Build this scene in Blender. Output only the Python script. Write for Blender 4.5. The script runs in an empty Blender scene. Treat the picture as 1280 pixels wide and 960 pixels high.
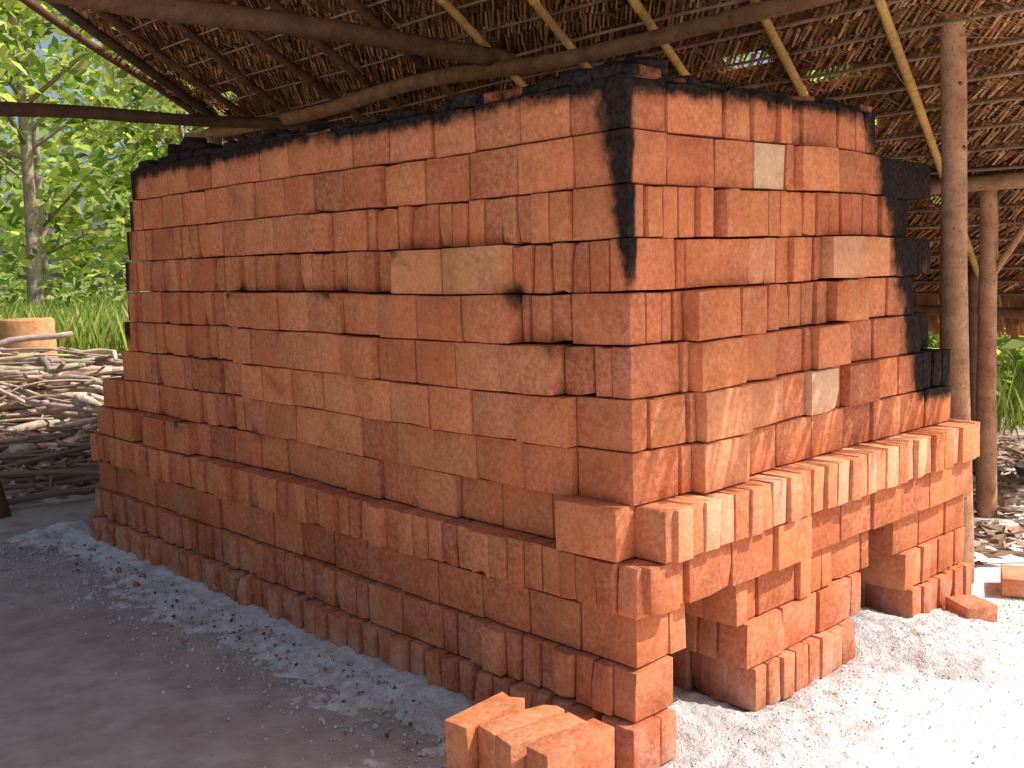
import bpy, math, random
import numpy as np
from mathutils import Vector, Matrix, noise
random.seed(7); np.random.seed(7)
R=random.random
def U(a,b): return random.uniform(a,b)
scene=bpy.context.scene

# ---------------------------------------------------------------- helpers
class MB:
    def __init__(s): s.v=[];s.f=[];s.c=[];s.s=[];s.m=[]
    def add(s,vs,fs,col=(1,1,1),soot=0.0,mat=0):
        o=len(s.v); s.v.extend(vs)
        for f in fs: s.f.append(tuple(i+o for i in f)); s.m.append(mat)
        if isinstance(soot,list): s.s.extend(soot)
        else: s.s.extend([soot]*len(vs))
        s.c.extend([(col[0],col[1],col[2],1.0)]*len(vs))
    def obj(s,name,mats,smooth=True,parent=None):
        me=bpy.data.meshes.new(name); me.from_pydata([tuple(v) for v in s.v],[],s.f)
        a=me.color_attributes.new("tint",'FLOAT_COLOR','POINT'); a.data.foreach_set("color",np.array(s.c,dtype=np.float32).ravel())
        b=me.attributes.new("soot",'FLOAT','POINT'); b.data.foreach_set("value",np.array(s.s,dtype=np.float32))
        for m in mats: me.materials.append(m)
        me.polygons.foreach_set("material_index",np.array(s.m,dtype=np.int32))
        me.polygons.foreach_set("use_smooth",np.full(len(s.f),smooth))
        me.update()
        o=bpy.data.objects.new(name,me); scene.collection.objects.link(o)
        if parent: o.parent=parent
        return o
def empty(name):
    e=bpy.data.objects.new(name,None); e.empty_display_size=.1; scene.collection.objects.link(e); return e

class NT:
    def __init__(s,name):
        s.mat=bpy.data.materials.new(name); s.mat.use_nodes=True; s.t=s.mat.node_tree
        s.n=s.t.nodes; s.l=s.t.links; s.p=s.n["Principled BSDF"]; s.out=s.n["Material Output"]
        s.p.inputs["Specular IOR Level"].default_value=.04
    def new(s,t,**k):
        n=s.n.new(t)
        for a,b in k.items(): setattr(n,a,b)
        return n
    def link(s,a,b): s.l.new(a,b)
    def noise(s,scale,detail=3,rough=.6,vec=None,dist=0):
        n=s.new("ShaderNodeTexNoise"); n.inputs["Scale"].default_value=scale; n.inputs["Detail"].default_value=detail
        n.inputs["Roughness"].default_value=rough; n.inputs["Distortion"].default_value=dist
        if vec: s.link(vec,n.inputs["Vector"])
        return n.outputs["Fac"]
    def ramp(s,fac,stops):
        r=s.new("ShaderNodeValToRGB"); e=r.color_ramp.elements
        while len(e)<len(stops): e.new(.5)
        for i,(p,c) in enumerate(stops):
            e[i].position=p; e[i].color=(c,c,c,1) if not hasattr(c,'__len__') else (*c,1)
        s.link(fac,r.inputs[0]); return r.outputs[0]
    def math(s,op,a,b=None,clamp=False):
        m=s.new("ShaderNodeMath",operation=op); m.use_clamp=clamp
        for i,x in enumerate((a,b)):
            if x is None: continue
            if isinstance(x,(int,float)): m.inputs[i].default_value=x
            else: s.link(x,m.inputs[i])
        return m.outputs[0]
    def mix(s,fac,a,b,mode='MIX'):
        m=s.new("ShaderNodeMixRGB",blend_type=mode)
        for i,x in enumerate((fac,a,b)):
            if isinstance(x,(int,float)): m.inputs[i].default_value=x
            elif isinstance(x,tuple): m.inputs[i].default_value=(*x,1)
            else: s.link(x,m.inputs[i])
        return m.outputs[0]
    def pos(s): return s.new("ShaderNodeNewGeometry").outputs["Position"]
    def attr(s,name,out="Color"):
        a=s.new("ShaderNodeAttribute"); a.attribute_name=name; return a.outputs[out]
    def bump(s,h,strength=.5,dist=.01,prev=None):
        b=s.new("ShaderNodeBump"); b.inputs["Strength"].default_value=strength; b.inputs["Distance"].default_value=dist
        s.link(h,b.inputs["Height"])
        if prev: s.link(prev,b.inputs["Normal"])
        return b.outputs[0]
    def fin(s,col,rough=.9,nrm=None):
        if isinstance(col,tuple): s.p.inputs["Base Color"].default_value=(*col,1)
        else: s.link(col,s.p.inputs["Base Color"])
        if isinstance(rough,(int,float)): s.p.inputs["Roughness"].default_value=rough
        else: s.link(rough,s.p.inputs["Roughness"])
        if nrm: s.link(nrm,s.p.inputs["Normal"])
        return s.mat

# ---------------------------------------------------------------- materials
def mat_brick():
    m=NT("fired_clay_brick"); P=m.pos()
    sep=m.new("ShaderNodeSeparateXYZ"); m.link(P,sep.inputs[0]); X,Y,Z=sep.outputs
    base=m.attr("tint")
    n1=m.noise(8,4,.65,P); n2=m.noise(60,4,.76,P); n3=m.noise(3.2,3,.6,P,.4); n4=m.noise(200,2,.7,P)
    c=m.mix(1.0,base,m.ramp(n1,[(.3,(.84,.80,.78)),(.7,(1.09,1.12,1.13))]),'MULTIPLY')
    c=m.mix(1.0,c,m.ramp(n2,[(.3,(.84,.81,.79)),(.72,(1.11,1.14,1.15))]),'MULTIPLY')
    n5=m.noise(5.,3,.6,P,.8)
    c=m.mix(m.ramp(n5,[(.5,0.),(.66,.18)]),c,m.mix(1.,c,(1.08,1.42,1.35),'MULTIPLY'))
    dust=m.math('MULTIPLY',m.ramp(n3,[(.36,0.15),(.64,1.)]),m.ramp(n2,[(.42,0.),(.62,1.)]))
    c=m.mix(m.math('MULTIPLY',dust,.30),c,(.74,.48,.36))
    lowz=m.ramp(Z,[(0.,1.),(.30,0.)])
    c=m.mix(m.math('MULTIPLY',m.math('MULTIPLY',lowz,m.ramp(n1,[(.42,0.),(.62,1.)])),.32),c,(.60,.53,.49))
    pits=m.ramp(n4,[(.31,1.),(.38,0.)])
    c=m.mix(m.math('MULTIPLY',pits,.5),c,(.18,.065,.03))
    # smoky haze in the upper courses
    smo=m.math('MULTIPLY',m.ramp(Z,[(.9,0.),(1.0,1.)]),m.ramp(m.noise(2.4,4,.65,P,.6),[(.54,0.),(.70,.35)]))
    c=m.mix(smo,c,(.22,.085,.045))
    ns=m.noise(14,4,.7,P)
    nn=m.math('MULTIPLY',m.math('SUBTRACT',ns,.5),.95)
    h=m.math('MULTIPLY',m.math('MAXIMUM',m.math('SUBTRACT',Z,1.22),0.),1.65)
    wl=m.math('ADD',m.math('MULTIPLY',m.math('POWER',h,1.4),.140),.024)
    wr=m.math('ADD',m.math('MULTIPLY',m.math('POWER',h,1.5),.032),.012)
    dl=m.math('DIVIDE',Y,wl); dr=m.math('DIVIDE',X,wr)
    d=m.math('MAXIMUM',dl,dr)
    st=m.math('MULTIPLY',m.math('SUBTRACT',1.36,d),1.0,True)
    gate=m.ramp(m.math('SUBTRACT',Z,1.0),[(.20,0.),(.38,1.)])
    st=m.math('MULTIPLY',st,gate)
    s=m.math('MAXIMUM',m.attr("soot","Fac"),st)
    sm=m.math('ADD',s,nn)
    c=m.mix(m.ramp(sm,[(.12,0.),(.45,.5)]),c,(.20,.07,.035))
    k=m.ramp(sm,[(.40,0.),(.55,.6),(.72,1.)])
    c=m.mix(k,c,m.mix(m.ramp(n2,[(.4,0.),(.7,1.)]),(.018,.013,.012),(.05,.036,.03)))
    hh=m.math('ADD',m.math('MULTIPLY',n2,.8),m.math('ADD',m.math('MULTIPLY',n4,.3),m.math('MULTIPLY',n1,.7)))
    return m.fin(c,1.,m.bump(hh,.5,.008))
BR=mat_brick()
def mat_core():
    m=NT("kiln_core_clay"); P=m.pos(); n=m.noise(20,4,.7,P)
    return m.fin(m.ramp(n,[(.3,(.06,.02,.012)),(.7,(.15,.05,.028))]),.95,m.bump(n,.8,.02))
CORE=mat_core()
def mat_ground():
    m=NT("dirt_ground"); P=m.pos()
    sep=m.new("ShaderNodeSeparateXYZ"); m.link(P,sep.inputs[0]); X,Y=sep.outputs[0],sep.outputs[1]
    n1=m.noise(1.1,4,.62,P,.3); n2=m.noise(7,5,.70,P); n4=m.noise(150,3,.7,P)
    dirt=m.ramp(n2,[(.28,(.31,.25,.23)),(.52,(.39,.34,.315)),(.75,(.47,.425,.40))])
    sand=m.ramp(n2,[(.25,(.70,.61,.54)),(.6,(.84,.79,.74))])
    e=m.math('ADD',m.math('MULTIPLY',Y,-1.0),m.math('MULTIPLY',X,.55))
    e=m.math('MAXIMUM',e,m.math('SUBTRACT',m.math('MULTIPLY',X,-1.),1.9))  # unseen ground outside the shed also made pale, added to bounce light inside
    e=m.math('ADD',e,m.math('MULTIPLY',m.math('SUBTRACT',n1,.5),.7))
    k=m.ramp(m.math('ADD',m.math('MULTIPLY',e,.8),.40),[(.22,0.),(.50,1.)])
    c=m.mix(k,dirt,sand)
    far=m.ramp(m.math('DIVIDE',m.math('ADD',Y,m.math('MULTIPLY',m.math('MAXIMUM',m.math('SUBTRACT',X,2.2),0.),1.6)),10.),[(.36,0.),(.52,1.)])
    earth=m.ramp(n2,[(.3,(.36,.22,.16)),(.7,(.60,.46,.38))])
    c=m.mix(far,c,earth)
    far2=m.ramp(m.math('DIVIDE',m.math('MAXIMUM',m.math('MAXIMUM',X,Y),m.math('MULTIPLY',m.math('MAXIMUM',m.math('MULTIPLY',X,-1.),m.math('MULTIPLY',Y,-1.)),.6)),20.),[(.45,0.),(.62,1.)])
    c=m.mix(far2,c,m.ramp(n2,[(.3,(.12,.16,.05)),(.7,(.28,.30,.13))]))
    speck=m.ramp(n4,[(.28,1.),(.35,0.)])
    c=m.mix(m.math('MULTIPLY',speck,.3),c,(.16,.12,.10))
    st=m.ramp(m.noise(2.2,4,.7,P,.8),[(.52,0.),(.72,1.)])
    c=m.mix(m.math('MULTIPLY',st,.3),c,(.66,.63,.61))
    hh=m.math('ADD',n2,m.math('MULTIPLY',n4,.12))
    return m.fin(c,.95,m.bump(hh,.28,.02))
def mat_ash():
    m=NT("wood_ash"); P=m.pos(); n1=m.noise(16,5,.72,P); n2=m.noise(110,3,.75,P); n3=m.noise(46,3,.7,P,.5); n6=m.noise(5,3,.6,P)
    c=m.ramp(n1,[(.28,(.46,.44,.43)),(.48,(.68,.67,.66)),(.70,(.86,.85,.84))])
    c=m.mix(m.ramp(n6,[(.48,0.),(.66,.55)]),c,(.44,.38,.35))
    c=m.mix(m.ramp(n3,[(.29,.65),(.35,0.)]),c,(.16,.14,.13))
    c=m.mix(m.math('MULTIPLY',m.ramp(n2,[(.34,1.),(.46,0.)]),.4),c,(.34,.32,.31))
    hh=m.math('ADD',n1,m.math('MULTIPLY',n2,.4))
    return m.fin(c,1.,m.bump(hh,.8,.028))
def mat_wood(name,a,b_,scale=1.0):
    m=NT(name)
    n1=m.noise(9*scale,4,.7,m.pos()); n2=m.noise(60*scale,3,.7,m.pos(),1.0)
    c=m.mix(1.,m.attr("tint"),m.ramp(n1,[(.3,a),(.7,b_)]),'MULTIPLY')
    c=m.mix(m.math('MULTIPLY',m.ramp(n2,[(.3,1.),(.45,0.)]),.6),c,(.05,.033,.022))
    return m.fin(c,.8,m.bump(m.math('ADD',n1,m.math('MULTIPLY',n2,.4)),.6,.01))
POLE=mat_wood("weathered_pole_wood",(.30,.18,.115),(.56,.39,.27))
DARKW=mat_wood("smoked_pole_wood",(.10,.06,.04),(.24,.16,.11))
BAMB=mat_wood("bamboo_culm",(.56,.29,.09),(.82,.49,.19))
STICK=mat_wood("dry_branch_wood",(.36,.27,.21),(.76,.66,.57))
def mat_thatch():
    m=NT("palm_leaf_thatch"); P=m.pos(); n1=m.noise(4,3,.7,P)
    c=m.mix(1.,m.attr("tint"),m.ramp(n1,[(.3,(.62,.57,.54)),(.7,(1.3,1.27,1.24))]),'MULTIPLY')
    return m.fin(c,.75)
THATCH=mat_thatch()
def mat_leaf(name,trans=.45,tr=(1.7,1.7,.8)):
    m=NT(name); c=m.attr("tint")
    m.link(c,m.p.inputs["Base Color"]); m.p.inputs["Roughness"].default_value=.45
    t=m.new("ShaderNodeBsdfTranslucent"); m.link(m.mix(1.,c,tr,'MULTIPLY'),t.inputs[0])
    x=m.new("ShaderNodeMixShader"); x.inputs[0].default_value=trans
    m.link(m.p.outputs[0],x.inputs[1]); m.link(t.outputs[0],x.inputs[2]); m.link(x.outputs[0],m.out.inputs[0])
    return m.mat
LEAF=mat_leaf("green_leaf"); GRASS=mat_leaf("grass_blade",.35)
DRY=(lambda m: m.fin(m.attr("tint"),.8))(NT("dry_leaf"))
BARK=mat_wood("tree_bark",(.26,.20,.15),(.52,.45,.37))

# ---------------------------------------------------------------- brick template
IDX={};VL=[]
for i in range(5):
    for j in range(5):
        for k in range(5):
            if i in(0,4) or j in(0,4) or k in(0,4):
                IDX[(i,j,k)]=len(VL); VL.append((i,j,k))
BF=[]
for a in range(4):
    for b in range(4):
        BF.append((IDX[0,a,b],IDX[0,a,b+1],IDX[0,a+1,b+1],IDX[0,a+1,b]))
        BF.append((IDX[4,a,b],IDX[4,a+1,b],IDX[4,a+1,b+1],IDX[4,a,b+1]))
        BF.append((IDX[a,0,b],IDX[a+1,0,b],IDX[a+1,0,b+1],IDX[a,0,b+1]))
        BF.append((IDX[a,4,b],IDX[a,4,b+1],IDX[a+1,4,b+1],IDX[a+1,4,b]))
        BF.append((IDX[a,b,0],IDX[a,b+1,0],IDX[a+1,b+1,0],IDX[a+1,b,0]))
        BF.append((IDX[a,b,4],IDX[a+1,b,4],IDX[a+1,b+1,4],IDX[a,b+1,4]))
def sootfn(x,y,z):
    s=0.0
    top=1.82
    w=.006+.036*noise.noise(Vector((x*2.3,y*2.3,3.3)))+(.018 if y>2.0 else 0)
    s=max(s,1-max(0,(top-z-w))/.05)
    if z>1.2 and y>2.8: s=max(s,1-(3.01+(1.8-z)*.1-y)/.05)
    if z>1.0 and y>3.07: s=max(s,.8)
    e=1.315+(1.82-z)*.30
    if z>.80 and x>1.0: s=max(s,1-max(0,e-x)/.12)
    for (yy,zz,r) in ((.40,1.25,.06),(.25,1.10,.06),(2.0,1.24,.08),(2.6,1.5,.06),(1.0,.85,.03),(1.9,.72,.05),(1.45,.72,.03),(2.75,.69,.06),(2.5,.69,.05),(1.7,.90,.03),(.95,1.39,.05),(1.9,1.10,.04),(.55,1.66,.05),(1.3,1.26,.04)):
        d=math.hypot(y-yy,(z-zz)*1.0)
        if x<.1 and d<r: s=max(s,.65*(1-d/r)+.1)
    return max(0,min(1,s))
def wob(x,y,z):
    return (.010*noise.noise(Vector((x*.9,y*.9,1.7)))+.0028*noise.noise(Vector((x*3,y*3,z*1.3))))*min(1,z/.7)
def brick(mb,c,h,rz=0.,tint=(1,1,1),rx=0.,soot=None,chip=.55,wobble=True,bev=None,ry=0.,rough=.6):
    b=bev or U(.0015,.0032); b=min(b,min(h)*.5)
    M=Matrix.Rotation(rz,3,'Z')@Matrix.Rotation(ry,3,'Y')@Matrix.Rotation(rx,3,'X')
    A=[]
    for d in range(3):
        A.append((-h[d],-h[d]+b,U(-.25,.25)*h[d],h[d]-b,h[d]))
    chips=[]
    for q in range(5):
        if R()<chip:
            chips.append((Vector((random.choice((-1,1))*h[0],random.choice((-1,1))*h[1]*U(.2,1),random.choice((-1,1))*h[2])),U(.012,.035),U(.003,.016)))
    o=Vector((U(0,99),U(0,99),U(0,99))); vs=[];ss=[]
    taper=U(-.014,.014)
    for (i,j,k) in VL:
        p=Vector((A[0][i],A[1][j],A[2][k]))
        q=Vector([max(-(h[t]-b),min(h[t]-b,p[t])) for t in range(3)])
        d=p-q; L=d.length
        if L>0: p=q+d*(b/L)
        p.x*=1+taper*p.z/h[2]; p.y*=1+taper*p.z/h[2]
        for cc,r,a in chips:
            dd=(p-cc).length
            if dd<r: p-=cc.normalized()*a*(1-dd/r)
        p+=noise.noise_vector(p*9+o)*.0035*rough+noise.noise_vector(p*45+o)*.0012*rough
        p=M@p+Vector(c)
        if wobble: p.z+=wob(p.x,p.y,p.z)
        vs.append(p); ss.append(sootfn(p.x,p.y,p.z) if soot is None else soot)
    mb.add(vs,BF,tint,ss)
PAL=[(.63,.196,.086),(.60,.182,.080),(.65,.210,.093),(.53,.155,.070),(.62,.188,.082),(.67,.228,.102),(.57,.168,.074),(.64,.204,.090)]
def tint(kind='n',low=0):
    if kind=='p': c=(.72,.285,.14)
    elif kind=='q': c=(.78,.38,.22)
    elif kind=='w': c=(.78,.47,.30)
    elif kind=='o': c=(.70,.230,.098)
    else: c=random.choice(PAL)
    g=U(.90,1.08)
    c=[x*g*(1+U(-.03,.03)) for x in c]
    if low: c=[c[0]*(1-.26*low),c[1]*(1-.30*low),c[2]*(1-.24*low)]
    return tuple(c)

HC=.14; G=.006
kiln=empty("brick_kiln")
KB=MB()
def xf(k):
    return {0:-.135,1:-.105,2:-.085,3:-.105,4:-.035}.get(k, -.05+.05*(k-5)/7)
def yf(k):
    return {0:-.095,1:-.075,2:-.065,3:-.085,4:-.125}.get(k, -.03+.05*(k-5)/7)
def yend(k): return {0:3.46,1:3.44,2:3.42,3:3.44,4:3.34}.get(k, 3.17-.15*(k-5)/7)
def xend(k):
    if k<=4: return 1.90
    if k<=6: return 1.84
    return 1.62-.29*(k-7)/5
def fill(a,b,mode):
    out=[];t=a
    while t<b-.03:
        if mode=='S': w=U(.190,.218)
        elif mode=='H': w=U(.060,.079)
        else:
            mode2='S' if R()<.35 else 'H'
            n=1 if mode2=='S' else random.randint(2,5)
            for _ in range(n):
                w=U(.195,.215) if mode2=='S' else U(.064,.076)
                if t+w>b: w=b-t
                if w>.03: out.append((t,w,'n')); t+=w
            continue
        if t+w>b-.03: w=b-t
        out.append((t,w,'n')); t+=w
    return out
def jit(w):
    j=U(-.006,.006) if w>.12 else U(-.010,.010)
    if R()<.15: j-=U(.004,.016)
    return j
def place_left(k,seq,outset=0,low=0,kind=None,face=None,depth=None):
    x0=(xf(k) if face is None else face)-outset
    for (t,w,kd) in seq:
        kd=kind or kd; j=jit(w)
        d=depth or (.10 if w>.12 else .2)
        d+=outset
        hz=HC/2-.0014-U(0,.0028)
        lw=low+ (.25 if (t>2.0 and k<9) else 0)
        brick(KB,(x0+j+d/2,t+w/2,k*HC+HC/2-.0014),(d/2,w/2-G*U(.15,1.),hz),U(-.015,.015),tint(kd if (kd!='n' or R()>.10) else 'o',lw),U(-.010,.010))
def place_front(k,seq,outset=0,low=0,kind=None,soot=None,face=None):
    y0=(yf(k) if face is None else face)-outset
    for (t,w,kd) in seq:
        kk=kind or kd; j=jit(w)
        d=(.10 if w>.12 else .2)+outset; hz=HC/2-.0014-U(0,.0028)
        brick(KB,(t+w/2,y0+j+d/2,k*HC+HC/2-.0014),(w/2-G*U(.15,1.),d/2,hz),U(-.015,.015),tint(kk if (kk!='n' or R()>.2) else 'o',low),0,ry=U(-.010,.010),soot=soot)
def corner(k,wl,wr,low=0,out=0):
    brick(KB,(xf(k)+wr/2-out,yf(k)+wl/2-out*.3,k*HC+HC/2),(wr/2-G/2,wl/2-G/2,HC/2-.002),U(-.008,.008),tint('n',low),chip=.7)

CL={12:.20,11:.19,10:.20,9:.07,8:.21,7:.07,6:.20,5:.20,4:.21}
CRW={12:.17,11:.17,10:.07,9:.20,8:.07,7:.21,6:.07,5:.20,4:.21}
for k in range(4,13):
    corner(k,CL[k],CRW[k])
    a=yf(k)+CL[k]; e=yend(k)
    if k in(12,11): place_left(k,fill(a,e,'S'))
    elif k==10:
        place_left(k,fill(a,1.15,'H')); place_left(k,fill(1.15,2.3,'S')); place_left(k,fill(2.3,e,'M'))
    elif k==9:
        place_left(k,fill(a,.43,'H')); place_left(k,[(.43,.26,'p'),(.69,.26,'p')],.05); place_left(k,fill(.95,2.0,'H')); place_left(k,fill(2.0,e,'M'))
    elif k==8:
        place_left(k,fill(a,.385,'H')); place_left(k,fill(.39,2.02,'S'),.055); place_left(k,fill(2.02,e,'M'))
    elif k==7:
        place_left(k,fill(a,.22,'H')); place_left(k,fill(.225,2.0,'S'),.05); place_left(k,fill(2.0,e,'H'))
    elif k==6:
        place_left(k,fill(a,1.95,'S'),.035,0,'o'); place_left(k,fill(1.95,e,'M'))
    elif k==5:
        place_left(k,fill(a,1.85,'S'),.01); place_left(k,fill(1.85,e,'M'))
    else:
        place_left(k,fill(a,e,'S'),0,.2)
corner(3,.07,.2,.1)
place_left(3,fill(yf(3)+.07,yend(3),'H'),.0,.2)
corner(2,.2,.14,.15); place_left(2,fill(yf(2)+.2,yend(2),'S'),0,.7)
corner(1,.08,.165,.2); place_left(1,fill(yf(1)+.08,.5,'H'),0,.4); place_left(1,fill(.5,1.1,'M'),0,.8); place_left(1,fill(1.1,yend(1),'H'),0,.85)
corner(0,.07,.115,.2)
t=yf(0)+.07
while t<yend(0)-.05:
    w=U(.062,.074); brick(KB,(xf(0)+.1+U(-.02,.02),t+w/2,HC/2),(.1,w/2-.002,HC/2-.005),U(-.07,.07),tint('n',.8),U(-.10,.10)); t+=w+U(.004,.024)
for (yy,xx,zz,hy) in [(3.05,-.055,4,.10),(3.28,-.045,4,.10),(2.72,-.06,4,.105),(2.50,-.05,4,.10),(3.24,-.03,5,.07)]:
    brick(KB,(xx+.02,yy,zz*HC+HC/2),(.07,hy,HC/2-.003),U(-.05,.05),tint('n',.4))
brick(KB,(-.075,.085,4*HC+HC/2+.002),(.0405,.105,HC/2),.05,tint('o'))
brick(KB,(-.02,-.06,3*HC+HC/2+.001),(.06,.05,HC/2-.004),0,tint('n'))

def seqf(k,toks):
    t=xf(k)+CRW[k]; res=[]
    for kd,w,o in toks:
        res.append((t,w,kd,o)); t+=w
    return res,t
F={
12:[('o',.21,0),('o',.05,0)]+[('n',.07,0)]*6+[('n',.2,0)],
11:[('n',.21,0),('n',.19,0),('w',.17,0),('n',.05,0),('o',.22,.035),('n',.2,0)],
10:[('o',.07,0)]*4+[('n',.035,0),('o',.075,.03),('o',.18,0)]+[('n',.07,0)]*10,
9:[('n',.035,0),('n',.3,0),('p',.09,0),('p',.07,.0)]+[('o',.07,0)]*3+[('n',.05,0),('q',.21,.04),('p',.19,.035)],
8:[('n',.07,0),('n',.05,0),('n',.04,0),('o',.2,.05),('o',.13,.05)]+[('n',.07,0)]*6+[('o',.21,.04),('n',.2,0)],
7:[('n',.03,0),('o',.23,.05),('n',.19,.02),('n',.17,0),('n',.05,0),('n',.2,.03),('n',.2,0),('n',.19,0)],
6:[('o',.16,0),('n',.035,0),('p',.22,.045),('p',.2,.02),('o',.15,0),('w',.17,.015),('n',.07,0),('n',.2,.03),('n',.18,0)],
5:[('o',.05,0),('p',.22,.045),('n',.2,0),('n',.2,0),('o',.2,0),('n',.2,0),('n',.2,0),('n',.2,0)],
}
for k in range(5,13):
    s,t=seqf(k,F[k]); e=xend(k)
    for (a,w,kd,o) in s:
        if a+w<=e+.04: place_front(k,[(a,w,kd)],o); last=a+w
    if e-last>.03: place_front(k,fill(last,e,'M' if e-last>.25 else 'S'))
    if 7<=k<=11:
        e2=1.82 if k%2 else 1.70
        for (t0,w0,kd) in fill(e+.004,e2,'S'): place_front(k,[(t0,w0,kd)],0,0,None,U(.75,1.),.05 if k%2 else .075)
place_front(4,[(x,w,random.choice(['q','p','p','o'])) for (x,w,_) in fill(.0,1.90,'H')])
place_front(3,fill(xf(3)+.2,xend(3),'S'),.01)
def pier(k,a,b,mode='M'):
    place_front(k,fill(a,b,mode),0,.0)
PL=(.425,.395,.345); PR=(1.02,1.08,1.14); RL=(1.42,1.37,1.32); NR=(.05,.06,.13)
place_front(2,[(xf(2)+.14,.075,'o')]); place_front(0,[(xf(0)+.115,.07,'o')])
for k in range(3):
    pier(k,PL[k],PR[k],'HSM'[k]); pier(k,RL[k],1.90,'HHS'[k])
    for xw in (PL[k],RL[k]):
        place_left(k,fill(yf(k)+.11,1.6,'M' if k else 'H'),0,.6,None,xw+.003,.1)
    for xw in (NR[k],PR[k]):
        place_left(k,fill(yf(k)+.11,1.4,'S'),0,.3,None,xw-.103,.1)
for k in range(0,12):
    e=xend(k) if k<7 else (1.80 if k%2 else 1.68)
    seq=fill(yf(k)+.21,yend(k),'M' if k%3 else 'S')
    for (t0,w,kd) in seq:
        brick(KB,(e-.055+U(-.008,.008),t0+w/2,k*HC+HC/2),(.055,w/2-.003,HC/2-.003),U(-.01,.01),tint('n',.2),soot=(1-.3*R()) if (k>8 and R()<.5) else None)
for side in ('L','F'):
    t=-.0
    L=2.98 if side=='L' else 1.31
    while t<L:
        w=U(.04,.14); hh=U(.006,.016) if side=='F' else U(.006,.022)
        if side=='L' and t<.75: hh=U(.014,.022)
        c=(.06+U(-.012,.02),t+w/2,1.815+hh) if side=='L' else (t+w/2,.085+U(-.01,.02),1.815+hh)
        h=(.055,w/2,hh) if side=='L' else (w/2,.055,hh)
        brick(KB,c,h,U(-.12,.12),(.55,.16,.06),U(-.06,.06),soot=(1.0 if R()<.85 else .55),chip=.9,bev=.008,rough=2.); t+=w*U(.8,1.05)
for (yy,hh) in [(2.50,.035),(2.60,.05),(2.74,.035),(.16,.020),(.06,.022),(1.6,.022),(1.9,.02)]:
    brick(KB,(.10+U(0,.04),yy,1.835+hh),(.05,.06,hh*.8),U(-.6,.6),(.5,.2,.1),U(-.3,.3),soot=1.,chip=1,bev=.012,rough=2.5)
KB.obj("wall_bricks",[BR],True,kiln)
CB=MB()
def box(mb,a,b,col=(1,1,1),mat=0):
    x0,y0,z0=a;x1,y1,z1=b
    v=[(x0,y0,z0),(x1,y0,z0),(x1,y1,z0),(x0,y1,z0),(x0,y0,z1),(x1,y0,z1),(x1,y1,z1),(x0,y1,z1)]
    mb.add(v,[(0,3,2,1),(4,5,6,7),(0,1,5,4),(1,2,6,5),(2,3,7,6),(3,0,4,7)],col,0,mat)
box(CB,(.045,.07,.705),(1.30,2.96,1.80))
box(CB,(1.301,.13,.705),(1.63,2.96,1.66))
box(CB,(-.01,-.0,.435),(1.80,3.12,.704))
box(CB,(-.06,.0,.0),(.02,3.30,.434)); box(CB,(.49,.0,0),(.94,3.30,.434)); box(CB,(1.50,.0,0),(1.82,3.30,.434))
box(CB,(.021,1.6,0),(.489,3.30,.433)); box(CB,(.941,1.6,0),(1.499,3.30,.433))
CB.obj("packed_core",[CORE],False,kiln)

# --- loose brick pile in the foreground
PB=MB()
T2=lambda:tint(random.choice(['o','n','p']),0)
px,py=-.51,-.07; rz=math.radians(-8)
def loc(a,b,z):
    c,s=math.cos(rz),math.sin(rz); return (px+a*c-b*s,py+a*s+b*c,z)
for i,b in enumerate((-.115,-.04,.035)):
    brick(PB,loc(.0+U(-.02,.02),b,.07),(.105,.034,.068),rz+U(-.05,.05),T2(),wobble=False,soot=0)
    brick(PB,loc(.03+U(-.03,.03),b-.005,.209),(.105,.034,.068),rz+(.09,-.05,.03)[i],T2(),wobble=False,soot=0)
brick(PB,loc(-.15,.02,.07),(.034,.105,.068),rz+.05,T2(),wobble=False,soot=0)
brick(PB,loc(.0,.115,.07),(.105,.034,.068),rz+.02,T2(),wobble=False,soot=0)
brick(PB,loc(-.02,.118,.212),(.105,.036,.068),rz+.25,T2(),wobble=False,soot=0)
brick(PB,loc(.155,-.06,.07),(.034,.105,.068),rz-.06,T2(),wobble=False,soot=0)
brick(PB,loc(-.15,-.17,.045),(.105,.066,.036),rz+.7,T2(),wobble=False,soot=0)
PB.obj("loose_brick_pile",[BR])
def loose(c,h,rz,name="loose_brick",rx=0):
    b=MB(); brick(b,(0,0,0),h,0,T2(),rx,wobble=False,soot=0,chip=.8); o=b.obj(name,[BR]); o.location=c; o.rotation_euler[2]=rz
loose((2.12,-.20,.032),(.105,.067,.035),.4)
loose((1.66,-.20,.030),(.07,.06,.034),1.0)
loose((2.35,-.36,.030),(.105,.067,.034),-.5)

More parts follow.
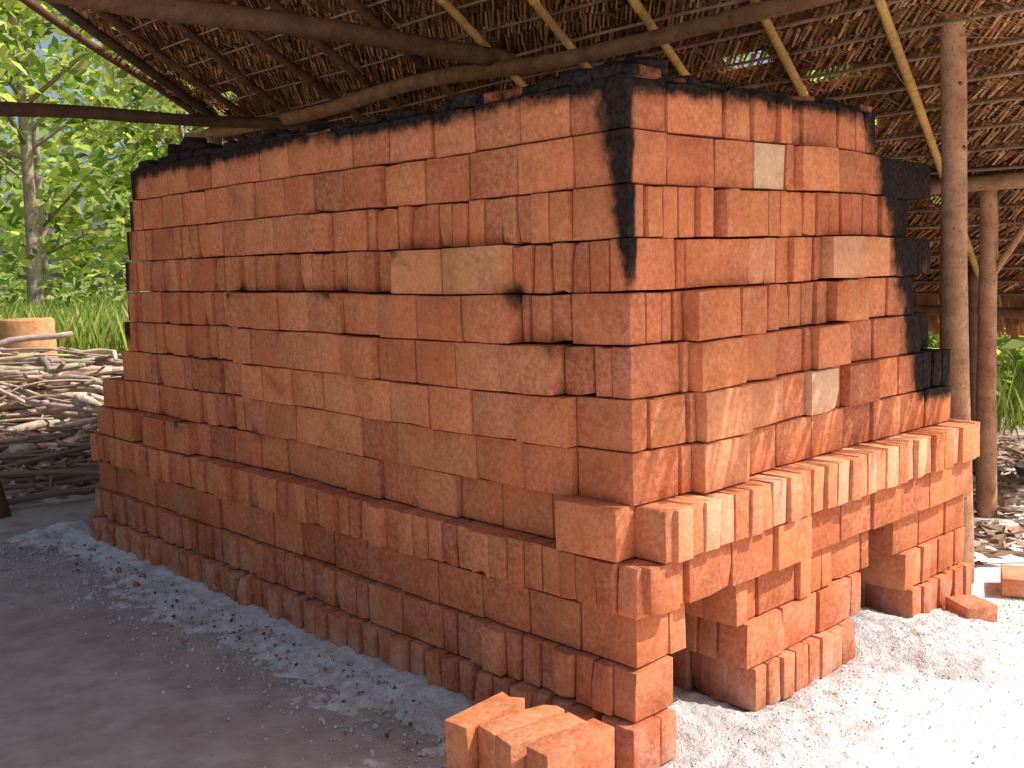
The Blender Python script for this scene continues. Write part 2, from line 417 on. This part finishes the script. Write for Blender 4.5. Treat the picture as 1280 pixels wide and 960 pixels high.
# ---------------------------------------------------------------- ground + ash
def gz(x,y):
    return .010*noise.noise(Vector((x*1.3,y*1.3,0)))+.004*noise.noise(Vector((x*6,y*6,5)))
def ground():
    xs=list(np.concatenate([-np.geomspace(400,8,14),np.arange(-6,9,.09),np.geomspace(10,400,14)]))
    ys=list(np.concatenate([-np.geomspace(400,6,14),np.arange(-4.5,12,.09),np.geomspace(13,400,14)]))
    v=[];f=[];ny=len(ys)
    for x in xs:
        for y in ys:
            v.append((x,y,gz(x,y)-.012))
    for i in range(len(xs)-1):
        for j in range(ny-1): a=i*ny+j; f.append((a,a+ny,a+ny+1,a+1))
    mb=MB(); mb.add(v,f); mb.obj("ground",[mat_ground()])
ground()
def ashh(x,y):
    n=noise.noise(Vector((x*5,y*5,2))); n2=noise.noise(Vector((x*17,y*17,8))); n3=noise.noise(Vector((x*45,y*45,1)))
    h=-.03
    d=-.13-x
    if -.05<y<3.9 and x<-.02:
        w=.24+.09*noise.noise(Vector((y*2.2,.3,.7)))+.07*n+.04*n2
        e=min(1,max(0,(y+.05)/.3))
        h=max(h,(.040*(1-abs(d)/w)-.012)*e)
    for cx,cy,rx,ry,A in ((.24,.12,.20,.5,.05),(.30,-.22,.42,.22,.03),(1.24,.1,.22,.6,.09),(1.42,-.16,.36,.22,.045),(.8,-.18,.5,.12,.025)):
        q=math.hypot((x-cx)/rx,(y-cy)/ry)
        h=max(h,A*(1-q**2)-.008)
    if h>-.024:
        h+=.006*n+.009*n2+.008*n3
    return h
AB=MB(); v=[];f=[]
xs=np.arange(-.75,2.1,.013); ys=np.arange(-.6,3.9,.013); idx={}
for i,x in enumerate(xs):
    for j,y in enumerate(ys):
        h=ashh(x,y)
        if h>-.026: idx[(i,j)]=len(v); v.append((x,y,h))
for (i,j) in list(idx):
    q=[(i,j),(i+1,j),(i+1,j+1),(i,j+1)]
    if all(t in idx for t in q): f.append(tuple(idx[t] for t in q))
AB.add(v,f)
def lump(mb,c,r,col=(1,1,1),soot=0):
    vs=[];o=Vector((U(0,50),U(0,50),U(0,50)))
    for d in ((1,0,0),(0,1,0),(-1,0,0),(0,-1,0),(0,0,1),(0,0,-1)):
        d=Vector(d); d=d+noise.noise_vector(d+o)*.7; vs.append(Vector(c)+d*r*U(.7,1.2))
    mb.add(vs,[(0,1,4),(1,2,4),(2,3,4),(3,0,4),(1,0,5),(2,1,5),(3,2,5),(0,3,5)],col,soot)
for _ in range(5500):
    y=U(0,3.8); x=-.2-abs(random.gauss(0,.19)); lump(AB,(x,y,max(-.008,ashh(x,y))),U(.0015,.005) if R()<.9 else U(.006,.011))
for _ in range(1500):
    x=U(-.1,2.1); y=-.12-abs(random.gauss(0,.25)); lump(AB,(x,y,max(-.008,ashh(x,y))),U(.0015,.005))
AB.obj("wood_ash",[mat_ash()])
def mat_tint(name):
    m=NT(name); n=m.noise(40,3,.7,m.pos()); return m.fin(m.mix(1.,m.attr("tint"),m.ramp(n,[(.3,.75),(.7,1.2)]),'MULTIPLY'),.95)
RUB=mat_tint("rubble_clods")
GB=MB()
for _ in range(900):
    x=U(-3,3.5);y=U(-1.6,6)
    if -.1<x<1.9 and -.05<y<3.4: continue
    r=U(.0015,.004) if R()<.97 else U(.005,.010)
    col=random.choice([(.45,.28,.2),(.45,.38,.33),(.22,.18,.15),(.6,.55,.5)])
    lump(GB,(x,y,gz(x,y)-.012+r*.2),r,col)
for _ in range(200):
    x=-.2-abs(random.gauss(0,.12));y=U(.0,3.6); lump(GB,(x,y,max(0,ashh(x,y))+.003),U(.003,.009),random.choice([(.12,.10,.09),(.25,.22,.20),(.45,.20,.12)]))
for _ in range(3):
    x=-.19-abs(random.gauss(0,.06));y=U(1.,3.6); lump(GB,(x,y,.012),U(.012,.022),(.38,.17,.10))
GB.obj("ground_rubble",[RUB],False)

# ---------------------------------------------------------------- tubes
def tube(mb,pts,radii,n=10,col=(1,1,1),knots=0,mat=0,bend=0.0,cap=True,step=.12,freq=.8):
    pts=[Vector(p) for p in pts]
    if len(pts)==2 :
        a,b=pts; L=(b-a).length; m=max(3,int(L/step)) if L<6 else int(L/.2); o=Vector((U(0,99),0,0))
        r0,r1=radii[0],radii[-1]
        pts=[];radii=[]
        for i in range(m+1):
            t=i/m; p=a.lerp(b,t)+noise.noise_vector(Vector((t*L*freq,0,0))+o)*bend*math.sin(math.pi*min(1,max(0,t)))
            r=(r0+(r1-r0)*t)*(1+.08*noise.noise(Vector((t*L*3,5,0))+o))
            pts.append(p); radii.append(r)
    vs=[];fs=[]
    up=Vector((.13,.21,1)); 
    for i,p in enumerate(pts):
        d=(pts[min(i+1,len(pts)-1)]-pts[max(i-1,0)]).normalized()
        if abs(d.z)>.95: up=Vector((1,.1,0))
        s=d.cross(up).normalized(); t=d.cross(s)
        for j in range(n):
            a=2*math.pi*j/n; r=radii[i]*(1+.05*math.sin(a*2+i*.3))
            vs.append(p+(s*math.cos(a)+t*math.sin(a))*r)
    for i in range(len(pts)-1):
        for j in range(n):
            k=(j+1)%n; fs.append((i*n+j,i*n+k,(i+1)*n+k,(i+1)*n+j))
    if cap:
        fs.append(tuple(range(n-1,-1,-1))); fs.append(tuple((len(pts)-1)*n+j for j in range(n)))
    mb.add(vs,fs,col,0,mat)
    return pts
def bamboo(mb,a,b,r):
    a,b=Vector(a),Vector(b); L=(b-a).length; pts=[];rad=[];t=0;o=Vector((U(0,99),0,0))
    while t<L:
        seg=U(.26,.36)
        for dt,k in ((0,1.0),(.006,1.18),(.014,1.02),(seg*.5,.97)):
            if t+dt<L: 
                pts.append(a.lerp(b,(t+dt)/L)+noise.noise_vector(Vector(((t+dt)*.7,0,0))+o)*.012); rad.append(r*k*(1-.15*t/L))
        t+=seg
    tube(mb,pts,rad,10,(U(.8,1.1),)*3)

# ---------------------------------------------------------------- shed roof
S=.45; Z0=3.17
def zr(x): return Z0-S*x
XR0,XR1=-1.0,4.7
def yfar(x): return 4.71+.42*(x-.43)
def ynear(x): return -1.04+.25*(x-1)
roof=empty("thatched_shed")
TB=MB()
TC=[(.48,.25,.125),(.37,.18,.085),(.60,.36,.19),(.28,.13,.06),(.50,.27,.135)]
x=XR0
while x<XR1:
    y=ynear(x)+U(0,.15)
    while y<yfar(x)-.02:
        w=U(.16,.3); y1=min(y+w,yfar(x)+U(-.05,.05)); x1=x+.27
        z=.035
        if R()>.014:
            g=.36*U(.7,1.1); c=random.choice(TC)
            TB.add([(x,y-.02,zr(x)+z+.02),(x1,y-.02,zr(x1)+z-.005),(x1,y1+.02,zr(x1)+z-.005+U(0,.004)),(x,y1+.02,zr(x)+z+.02+U(0,.004))],[(0,1,2,3)],(c[0]*g,c[1]*g,c[2]*g))
        y+=w
    x+=.2
x=XR0; row=0
while x<XR1:
    y=ynear(x)-.05; rg=U(.7,1.15); ang=U(42,56)
    while y<yfar(x)+.05:
        for sgn in (1,-1):
            L=U(.10,.13); w=U(.0045,.007); a=math.radians(U(ang-4,ang+4))*sgn
            dx,dy=math.cos(a),math.sin(a)
            x0=x+U(-.006,.006); y0=y-dy*L*.5+U(-.005,.005); z0=U(-.002,.006)+(.004 if sgn>0 else 0)
            x1=x0+dx*L; y1=y0+dy*L
            if y1>yfar(x1)+.14 or y1<ynear(x1)-.22: continue
            nx,ny=-dy*w,dx*w; c=random.choice(TC); g=U(.55,1.25)*rg
            d=U(-.022,-.004)
            TB.add([(x0-nx,y0-ny,zr(x0-nx)+z0),(x1-nx*.8,y1-ny*.8,zr(x1)+z0+d),(x1+nx*.8,y1+ny*.8,zr(x1)+z0+d+.003),(x0+nx,y0+ny,zr(x0+nx)+z0+.004)],[(0,1,2,3)],(c[0]*g,c[1]*g,c[2]*g))
        y+=.027
    x+=.092; row+=1
for _ in range(500):
    x=U(XR0+.2,XR1-.2); y=U(ynear(x),yfar(x)); L=U(.08,.3); a=U(0,6.28); w=U(.003,.007); c=random.choice(TC); g=U(.6,1.1)
    dx,dy=math.cos(a)*L,math.sin(a)*L; z=zr(x)-.01; z1=zr(x+dx)-U(.02,.10)
    TB.add([(x,y-w,z),(x,y+w,z),(x+dx,y+dy+w*.4,z1),(x+dx,y+dy-w*.4,z1)],[(0,1,2,3)],(c[0]*g,c[1]*g,c[2]*g))
for _ in range(2400):
    x=U(XR0,XR1)
    if R()<.55: y=yfar(x)-.05; dy=U(.05,.26)
    else: y=ynear(x)+.05; dy=-U(.05,.38)
    dx=U(-.08,.14); w=U(.007,.018); c=random.choice(TC); g=U(.7,1.2); z=zr(x)+U(-.01,.03); dz=-U(.0,.07)-S*dx
    TB.add([(x-w,y,z),(x+w,y,z),(x+dx+w*.5,y+dy,z+dz),(x+dx-w*.5,y+dy,z+dz)],[(0,1,2,3)],(c[0]*g,c[1]*g,c[2]*g))
for _ in range(16):
    x=U(XR0+.4,3.); y=ynear(x)+.1; L=U(.45,.85); a=math.radians(U(-125,-60)); n=int(L/.03)
    for i in range(n):
        t=i/n; bx=x+math.cos(a)*L*t; by=y+math.sin(a)*L*t; bz=zr(x)-.02-.25*t*t-S*(bx-x)*.6
        for sg in (1,-1):
            aa=a+sg*.9; l=.11*(1-.6*t); w=.006; c=random.choice(TC)
            ex,ey=bx+math.cos(aa)*l,by+math.sin(aa)*l
            TB.add([(bx-w,by,bz),(bx+w,by,bz),(ex+w*.4,ey,bz-.03),(ex-w*.4,ey,bz-.03)],[(0,1,2,3)],c)
for _ in range(1200):
    y=U(ynear(XR1),yfar(XR1)); x=XR1-.05; L=U(.08,.3); w=U(.008,.016); c=random.choice(TC); g=U(.7,1.2)
    TB.add([(x,y-w,zr(x)),(x,y+w,zr(x)),(x+L*.5,y+w+U(-.05,.05),zr(x)-L),(x+L*.5,y-w,zr(x)-L)],[(0,1,2,3)],(c[0]*g,c[1]*g,c[2]*g))
TB.obj("palm_thatch",[THATCH],False,roof)
RB=MB(); x=XR0+.1
while x<XR1:
    tube(RB,[(x,ynear(x),zr(x)-.018),(x+U(-.03,.03),yfar(x),zr(x)-.02)],[.009,.006],5,(U(1.4,2.6),)*3,bend=.02); x+=.184
RB.obj("battens",[DARKW],True,roof)
BB=MB(); DB=MB(); k=0
sk=.25
for y0 in (-.85,-.20,.31,.85,1.33,1.85,2.4,2.9,3.35,3.85,4.35,4.85):
    a=Vector((XR0,y0+sk*XR0,zr(XR0)-.055)); b=Vector((XR1-.1,y0+sk*(XR1-.1)+U(-.04,.04),zr(XR1-.1)-.055))
    if y0<2.2: bamboo(BB,a,b,.022)
    else:
        tube(DB,[a,b],[.026,.02],8,(.9,.7,.6),bend=.05)
BB.obj("bamboo_rafters",[BAMB],True,roof)
tube(DB,[(-.5,4.45,zr(-.5)-.05),(3.5,5.75,zr(3.5)-.05)],[.03,.03],8,(.6,)*3,bend=.04)
DB.obj("dark_rafters",[DARKW],True,roof)
QB=MB()
tube(QB,[(1.60,-.9,2.33),(1.60,5.6,2.33)],[.034,.045],12,(.66,.52,.44),bend=.05)
tube(QB,[(-1.6,2.25,2.40),(1.75,2.23,2.385)],[.04,.05],12,(.42,.34,.30),bend=.05)
tube(QB,[(-1.9,5.25,2.30),(1.9,4.2,2.29)],[.048,.035],12,(.28,.23,.22),bend=.05)
tube(QB,[(-.3,-1.0,zr(-.3)-.11),(-.3,5.0,zr(-.3)-.11)],[.045,.045],10,(.6,)*3,bend=.05)
tube(QB,[(3.2,-.9,1.69),(3.2,6.2,1.66)],[.04,.045],10,(1.1,.95,.8),bend=.03)
QB.obj("beams",[POLE],True,roof)
VB=MB()
def post(a,b,r0,r1,col=(1,1,1),bend=.035):
    tube(VB,[a,b],[r0,r1],14,col,bend=bend)
post((2.10,.035,-.05),(2.10,.12,2.42),.060,.048,(1.2,1.02,.88),.02)
post((3.28,.40,-.05),(3.24,.42,1.70),.050,.042,(1.2,1.0,.85),.015)
post((3.42,.46,-.05),(3.30,.42,1.60),.033,.03,(1.1,.95,.8),.02)
tube(VB,[(3.26,.41,1.2),(3.22,.10,1.66)],[.02,.02],8,(1.2,1,.8))
tube(VB,[(4.3,.9,-.05),(4.25,.9,1.25)],[.035,.03],8,(.6,.5,.45))
tube(VB,[(4.3,2.2,-.05),(4.25,2.2,1.25)],[.035,.03],8,(.6,.5,.45))
tube(VB,[(4.28,-.6,.95),(4.28,4.5,1.0)],[.03,.03],8,(.5,.42,.36),bend=.04)
post((-.25,4.46,-.05),(-.66,4.76,2.3),.055,.05,(.3,.27,.26),.02)
post((3.2,3.2,-.05),(3.2,3.2,1.64),.05,.045)
post((1.6,5.3,-.05),(1.6,5.2,2.30),.05,.045,(.5,.5,.5))
post((3.2,5.7,-.05),(3.2,5.7,1.64),.05,.045)
for z in (.35,.62,.98,1.3,1.75,2.0):
    a=U(3.2,5.2); lump(VB,(2.10+.050*math.cos(a),.035+z*.035+.050*math.sin(a),z),.013,(.5,.40,.32))
VB.obj("posts",[POLE],True,roof)

# ---------------------------------------------------------------- firewood, stump, litter, bowl
FB=MB()
for i in range(330):
    ang=math.radians(-38)+random.gauss(0,.55)
    cx=1.0+U(-1.7,1.5); cy=8.3+U(-1.5,1.4)
    rr=math.hypot((cx-1.0)/1.9,(cy-8.3)/1.7); hmax=.70*max(0,1-rr**2)
    z=U(0,hmax)+.02; L=U(.3,1.1); tl=U(-.18,.18)
    d=Vector((math.cos(ang),math.sin(ang),tl))*L
    p=Vector((cx,cy,z)); a=p-d; b=p+d; a.z=max(a.z,.01);b.z=max(b.z,.01)
    r=random.choice([.014,.02,.028,.036,.045]); g=U(.5,1.25)
    col=(g,g*U(.86,1),g*U(.75,.96))
    ps=tube(FB,[a,b],[r,r*.55],6,col,bend=.22,step=.15,freq=1.2)
    if R()<.45:
        q=random.choice(ps[1:-1]); e=q+Vector((math.cos(ang+U(-.9,.9)),math.sin(ang+U(-.9,.9)),U(-.1,.4)))*U(.2,.5); e.z=max(.02,e.z)
        tube(FB,[q,e],[r*.6,r*.3],5,col,bend=.1,step=.15)
FB.obj("firewood_pile",[STICK])
SB=MB(); pts=[(1.72,9.75,-.02),(1.72,9.75,.05),(1.72,9.75,.45),(1.72,9.75,.88),(1.72,9.75,.90)]
tube(SB,pts,[.33,.30,.275,.27,.255],18,(1,.8,.62))
SB.obj("tree_stump",[mat_wood("cut_log_wood",(.50,.28,.15),(.74,.50,.32))])
def litter(n,fx,cols,s0=.03,s1=.09):
    mb=MB()
    for _ in range(n):
        x,y=fx(); s=U(s0,s1); a=U(0,6.3); z=gz(x,y)+U(-.005,.03)
        c,sn=math.cos(a),math.sin(a); k=random.choice(cols); g=U(.7,1.2); w=s*U(.3,.5); l1,l2,l3=U(0,.03),U(0,.03),U(-.005,.01)
        P=lambda u,v,h:(x+u*c-v*sn,y+u*sn+v*c,z+h)
        mb.add([P(-s,0,l1),P(-s*.3,-w,l2),P(s*.5,-w*.7,l3),P(s,0,l1),P(s*.5,w*.7,l2),P(-s*.3,w,l3),P(0,0,-.004)],[(0,1,6),(1,2,6),(2,3,6),(3,4,6),(4,5,6),(5,0,6)],(k[0]*g,k[1]*g,k[2]*g))
    return mb
LC=[(.34,.21,.14),(.46,.31,.21),(.24,.15,.10),(.54,.40,.29)]
def f1():
    if R()<.6: return (U(2.25,5.6),U(-.2,2.6)+U(0,.5))
    return (random.gauss(.9,.9),random.gauss(6.0,.75))
L1=litter(2500,f1,LC)
for _ in range(110):
    x,y=f1(); a=U(0,3.14); L=U(.1,.4); 
    tube(L1,[(x-L*math.cos(a),y-L*math.sin(a),.012),(x+L*math.cos(a),y+L*math.sin(a),U(.01,.06))],[.009,.005],5,(.34,.23,.16),bend=.05)
for _ in range(14):
    x,y=random.gauss(.6,.4),random.gauss(5.6,.5); a=U(-.6,.6)-.6; L=U(.4,.8)
    tube(L1,[(x-L*math.cos(a),y-L*math.sin(a),.02),(x+L*math.cos(a),y+L*math.sin(a),U(.03,.12))],[.025,.015],6,(.25,.17,.12),bend=.08)
L1.obj("leaf_litter",[DRY],False)
WB=MB(); n=20; prof=[(.03,.0),(.07,.01),(.115,.05),(.13,.10),(.138,.10),(.12,.045),(.07,.004+.012),(.0,.012)]
vs=[];fs=[]
for r,z in prof:
    for j in range(n): a=2*math.pi*j/n; vs.append((4.25+r*.8*math.cos(a),.52+r*.8*math.sin(a),z*.8+.0))
for i in range(len(prof)-1):
    for j in range(n): fs.append((i*n+j,i*n+(j+1)%n,(i+1)*n+(j+1)%n,(i+1)*n+j))
WB.add(vs,fs); mm=NT("dull_metal"); mm.p.inputs["Metallic"].default_value=.5
WB.obj("metal_basin",[mm.fin((.20,.21,.23),.5)])

# ---------------------------------------------------------------- vegetation
def leafmesh(C,size,cols,aspect=.5,mb=None,flat=.5):
    n=len(C); s=size*np.random.uniform(.6,1.25,(n,1))
    d=np.random.normal(0,1,(n,3)); d[:,2]*=flat; d[:,2]-=.25; d/=np.linalg.norm(d,axis=1,keepdims=True)
    u=np.random.normal(0,1,(n,3)); u[:,2]+=1.2; w=np.cross(d,u); w/=np.linalg.norm(w,axis=1,keepdims=True)+1e-9
    nn=np.cross(w,d)
    a=C-d*s; b=C+w*s*aspect-d*s*.1+nn*s*.12; c=C+d*s-nn*s*.15; e=C-w*s*aspect-d*s*.1+nn*s*.12
    V=np.stack([a,b,c,e],1).reshape(-1,3); ci=np.array(cols)[np.random.randint(0,len(cols),n)]*np.random.uniform(.7,1.3,(n,1))
    return V,np.repeat(ci,4,axis=0)
def build_leaves(name,V,Col,mats,extra=None,parent=None):
    nq=len(V)//4
    ev=np.array(extra.v if extra and extra.v else [],dtype=float).reshape(-1,3)
    allv=np.concatenate([V,ev]); me=bpy.data.meshes.new(name)
    faces=np.arange(nq*4).reshape(-1,4)
    loops=list(faces.ravel()); starts=list(range(0,nq*4,4)); tot=[4]*nq; mi=[0]*nq
    if extra:
        p=len(loops)
        for f in extra.f: loops.extend([i+nq*4 for i in f]); starts.append(p); tot.append(len(f)); p+=len(f); mi.append(1)
    me.vertices.add(len(allv)); me.vertices.foreach_set("co",allv.ravel())
    me.loops.add(len(loops)); me.loops.foreach_set("vertex_index",np.array(loops,dtype=np.int32))
    me.polygons.add(len(starts)); me.polygons.foreach_set("loop_start",np.array(starts,dtype=np.int32))
    me.polygons.foreach_set("loop_total",np.array(tot,dtype=np.int32))
    me.update(calc_edges=True); me.validate()
    col=np.ones((len(allv),4),dtype=np.float32); col[:nq*4,:3]=Col
    if extra and len(ev): col[nq*4:]=np.array(extra.c,dtype=np.float32)
    a=me.color_attributes.new("tint",'FLOAT_COLOR','POINT'); a.data.foreach_set("color",col.ravel())
    for m in mats: me.materials.append(m)
    me.polygons.foreach_set("material_index",np.array(mi,dtype=np.int32))
    o=bpy.data.objects.new(name,me); scene.collection.objects.link(o); return o
GC=[(.20,.29,.07),(.32,.40,.11),(.42,.48,.17),(.14,.22,.05),(.52,.54,.24)]
def tree(x,y,H,cr,nl=5200,ls=.12,trunk=.1,low=.35,name="broadleaf_tree",lean=0):
    mb=MB(); o=Vector((U(0,99),U(0,99),0)); pts=[];rad=[]
    for i in range(9):
        t=i/8; p=Vector((x,y,0))+Vector((lean*t+.12*noise.noise(Vector((t*3,0,0))+o),.12*noise.noise(Vector((0,t*3,0))+o),H*.85*t)); pts.append(p); rad.append(trunk*(1.25 if i==0 else 1)*(1-.72*t))
    tube(mb,pts,rad,9,(1.,)*3)
    cl=[]
    for i in range(14):
        t=U(low,.98); b=pts[min(7,int(t*8))].lerp(pts[min(8,int(t*8)+1)],t*8%1) if t<1 else pts[8]
        a=U(0,6.28); L=cr*U(.5,1.05)*(1.1-.5*t); e=b+Vector((math.cos(a)*L,math.sin(a)*L,L*U(.15,.6)))
        m=b.lerp(e,.5)+Vector((0,0,.12*L)); tube(mb,[b,m,e],[trunk*.32,trunk*.2,trunk*.07],5)
        for q in (b.lerp(e,.6),e,e+Vector((U(-.4,.4),U(-.4,.4),U(-.3,.3)))*cr*.7): cl.append(q)
    cl=np.array([tuple(q) for q in cl]); ci=np.random.randint(0,len(cl),nl)
    C=cl[ci]+np.random.normal(0,1,(nl,3))*np.array([cr*.13,cr*.13,cr*.08])
    bright=np.random.uniform(.65,1.35,len(cl))[ci]
    V,Col=leafmesh(C,ls,GC); Col=Col*np.repeat(bright,4)[:,None]
    build_leaves(name,V,Col,[LEAF,BARK],mb)
tree(2.85,12.7,6.8,2.6,2500,.11,.12,.36)
tree(4.3,11.2,5.2,2.2,1500,.11,.07,.3)
tree(1.6,14.5,7.5,2.8,2000,.13,.10,.25)
tree(.2,17,8,3,1700,.15,.12,.2)
tree(4.5,17,8,3,1700,.15,.10,.2)
tree(7.5,14.5,7,2.8,1100,.16,.10,.25)
tree(-3,20,8,3.2,1300,.2,.14,.25)
tree(-7,18,8,3.2,1300,.2,.14,.25)
tree(9.5,4.2,5.5,2.4,2400,.13,.09,.12)
tree(10.5,1.4,5.5,2.4,2400,.13,.09,.12)
tree(9.0,8.5,6.5,2.6,1600,.15,.10,.15)
tree(13,-1.5,6.5,2.8,1400,.17,.10,.15)
def mass(name,n,fn,size,cols,mat):
    C=np.array([fn() for _ in range(n)]); V,Col=leafmesh(C,size,cols); build_leaves(name,V,Col,[mat])
bc=[(U(-4,8),U(11.5,18),U(.6,1.8)) for _ in range(50)]+[(U(7.,12),U(-2,9),U(.5,1.2)) for _ in range(40)]
bc=[b for b in bc if not(b[1]<13 and b[0]<2.0)]
def fb():
    b=random.choice(bc); return (b[0]+random.gauss(0,.5),b[1]+random.gauss(0,.5),abs(random.gauss(b[2]*.55,b[2]*.4)))
mass("undergrowth",16000,fb,.08,GC,LEAF)
def fd():
    a=U(math.radians(-15),math.radians(150)); r=U(24,36); h=(8.0+3.0*noise.noise(Vector((a*6,0,0)))); return (r*math.cos(a),r*math.sin(a),U(0,1)**1.35*h )
mass("distant_trees",21000,fd,.34,[(.30,.40,.14),(.40,.48,.20),(.24,.33,.11),(.48,.52,.26)],LEAF)
GRB=[];GCOL=[]
def grass(n,fx,h0,h1,dim=1.):
    for _ in range(n):
        x,y=fx(); h=U(h0,h1); a=U(0,6.3); w=U(.005,.010); dx,dy=math.cos(a)*w,math.sin(a)*w; lx,ly=U(-.4,.4)*h,U(-.4,.4)*h
        GRB.extend([(x-dx,y-dy,-.02),(x+dx,y+dy,-.02),(x+dx*.5+lx*.5,y+dy*.5+ly*.5,h*.62),(x+lx,y+ly,h)])
        c=random.choice([(.26,.36,.08),(.36,.44,.12),(.20,.30,.06),(.52,.52,.22)]); g=U(.7,1.3)*dim; GCOL.extend([(c[0]*g,c[1]*g,c[2]*g)]*4)
grass(24000,lambda:(U(-2,6),9.9+abs(random.gauss(0,2.6))),.3,1.1)
grass(6000,lambda:(U(5.6,9.5),U(-2,6)),.15,.6,.6)
build_leaves("grass",np.array(GRB),np.array(GCOL),[GRASS])

# ---------------------------------------------------------------- light
el=math.radians(50.5); az=Vector((.65,-.76,0)).normalized()
sd=Vector((az.x*math.cos(el),az.y*math.cos(el),math.sin(el)))
sun=bpy.data.lights.new("sun","SUN"); sun.energy=5; sun.angle=math.radians(.5); sun.color=(1,.97,.92)
so=bpy.data.objects.new("sun",sun); so.rotation_euler=sd.to_track_quat('Z','Y').to_euler(); so.location=(6,-6,9); scene.collection.objects.link(so)
w=bpy.data.worlds.new("World"); scene.world=w; w.use_nodes=True; nt=w.node_tree
sk_=nt.nodes.new("ShaderNodeTexSky"); sk_.sky_type='NISHITA'; sk_.sun_disc=False; sk_.sun_elevation=el; sk_.sun_rotation=math.atan2(az.x,az.y)
sk_.dust_density=4.0; sk_.air_density=1.0; sk_.ozone_density=.6
nt.links.new(sk_.outputs[0],nt.nodes["Background"].inputs[0]); nt.nodes["Background"].inputs[1].default_value=.15
scene.view_settings.view_transform='Standard'; scene.view_settings.look='None'; scene.view_settings.exposure=0

# ---------------------------------------------------------------- camera
cam=bpy.data.cameras.new("camera"); cam.lens=36.48; cam.sensor_width=36; cam.clip_end=1500; cam.clip_start=.05
co=bpy.data.objects.new("camera",cam); scene.collection.objects.link(co)
M=Matrix.Rotation(math.radians(-43.3),4,'Z')@Matrix.Rotation(math.radians(90-6.6),4,'X')@Matrix.Rotation(math.radians(-1.5),4,'Z')
co.matrix_world=Matrix.Translation((-2.091,-1.747,1.34))@M
scene.camera=co
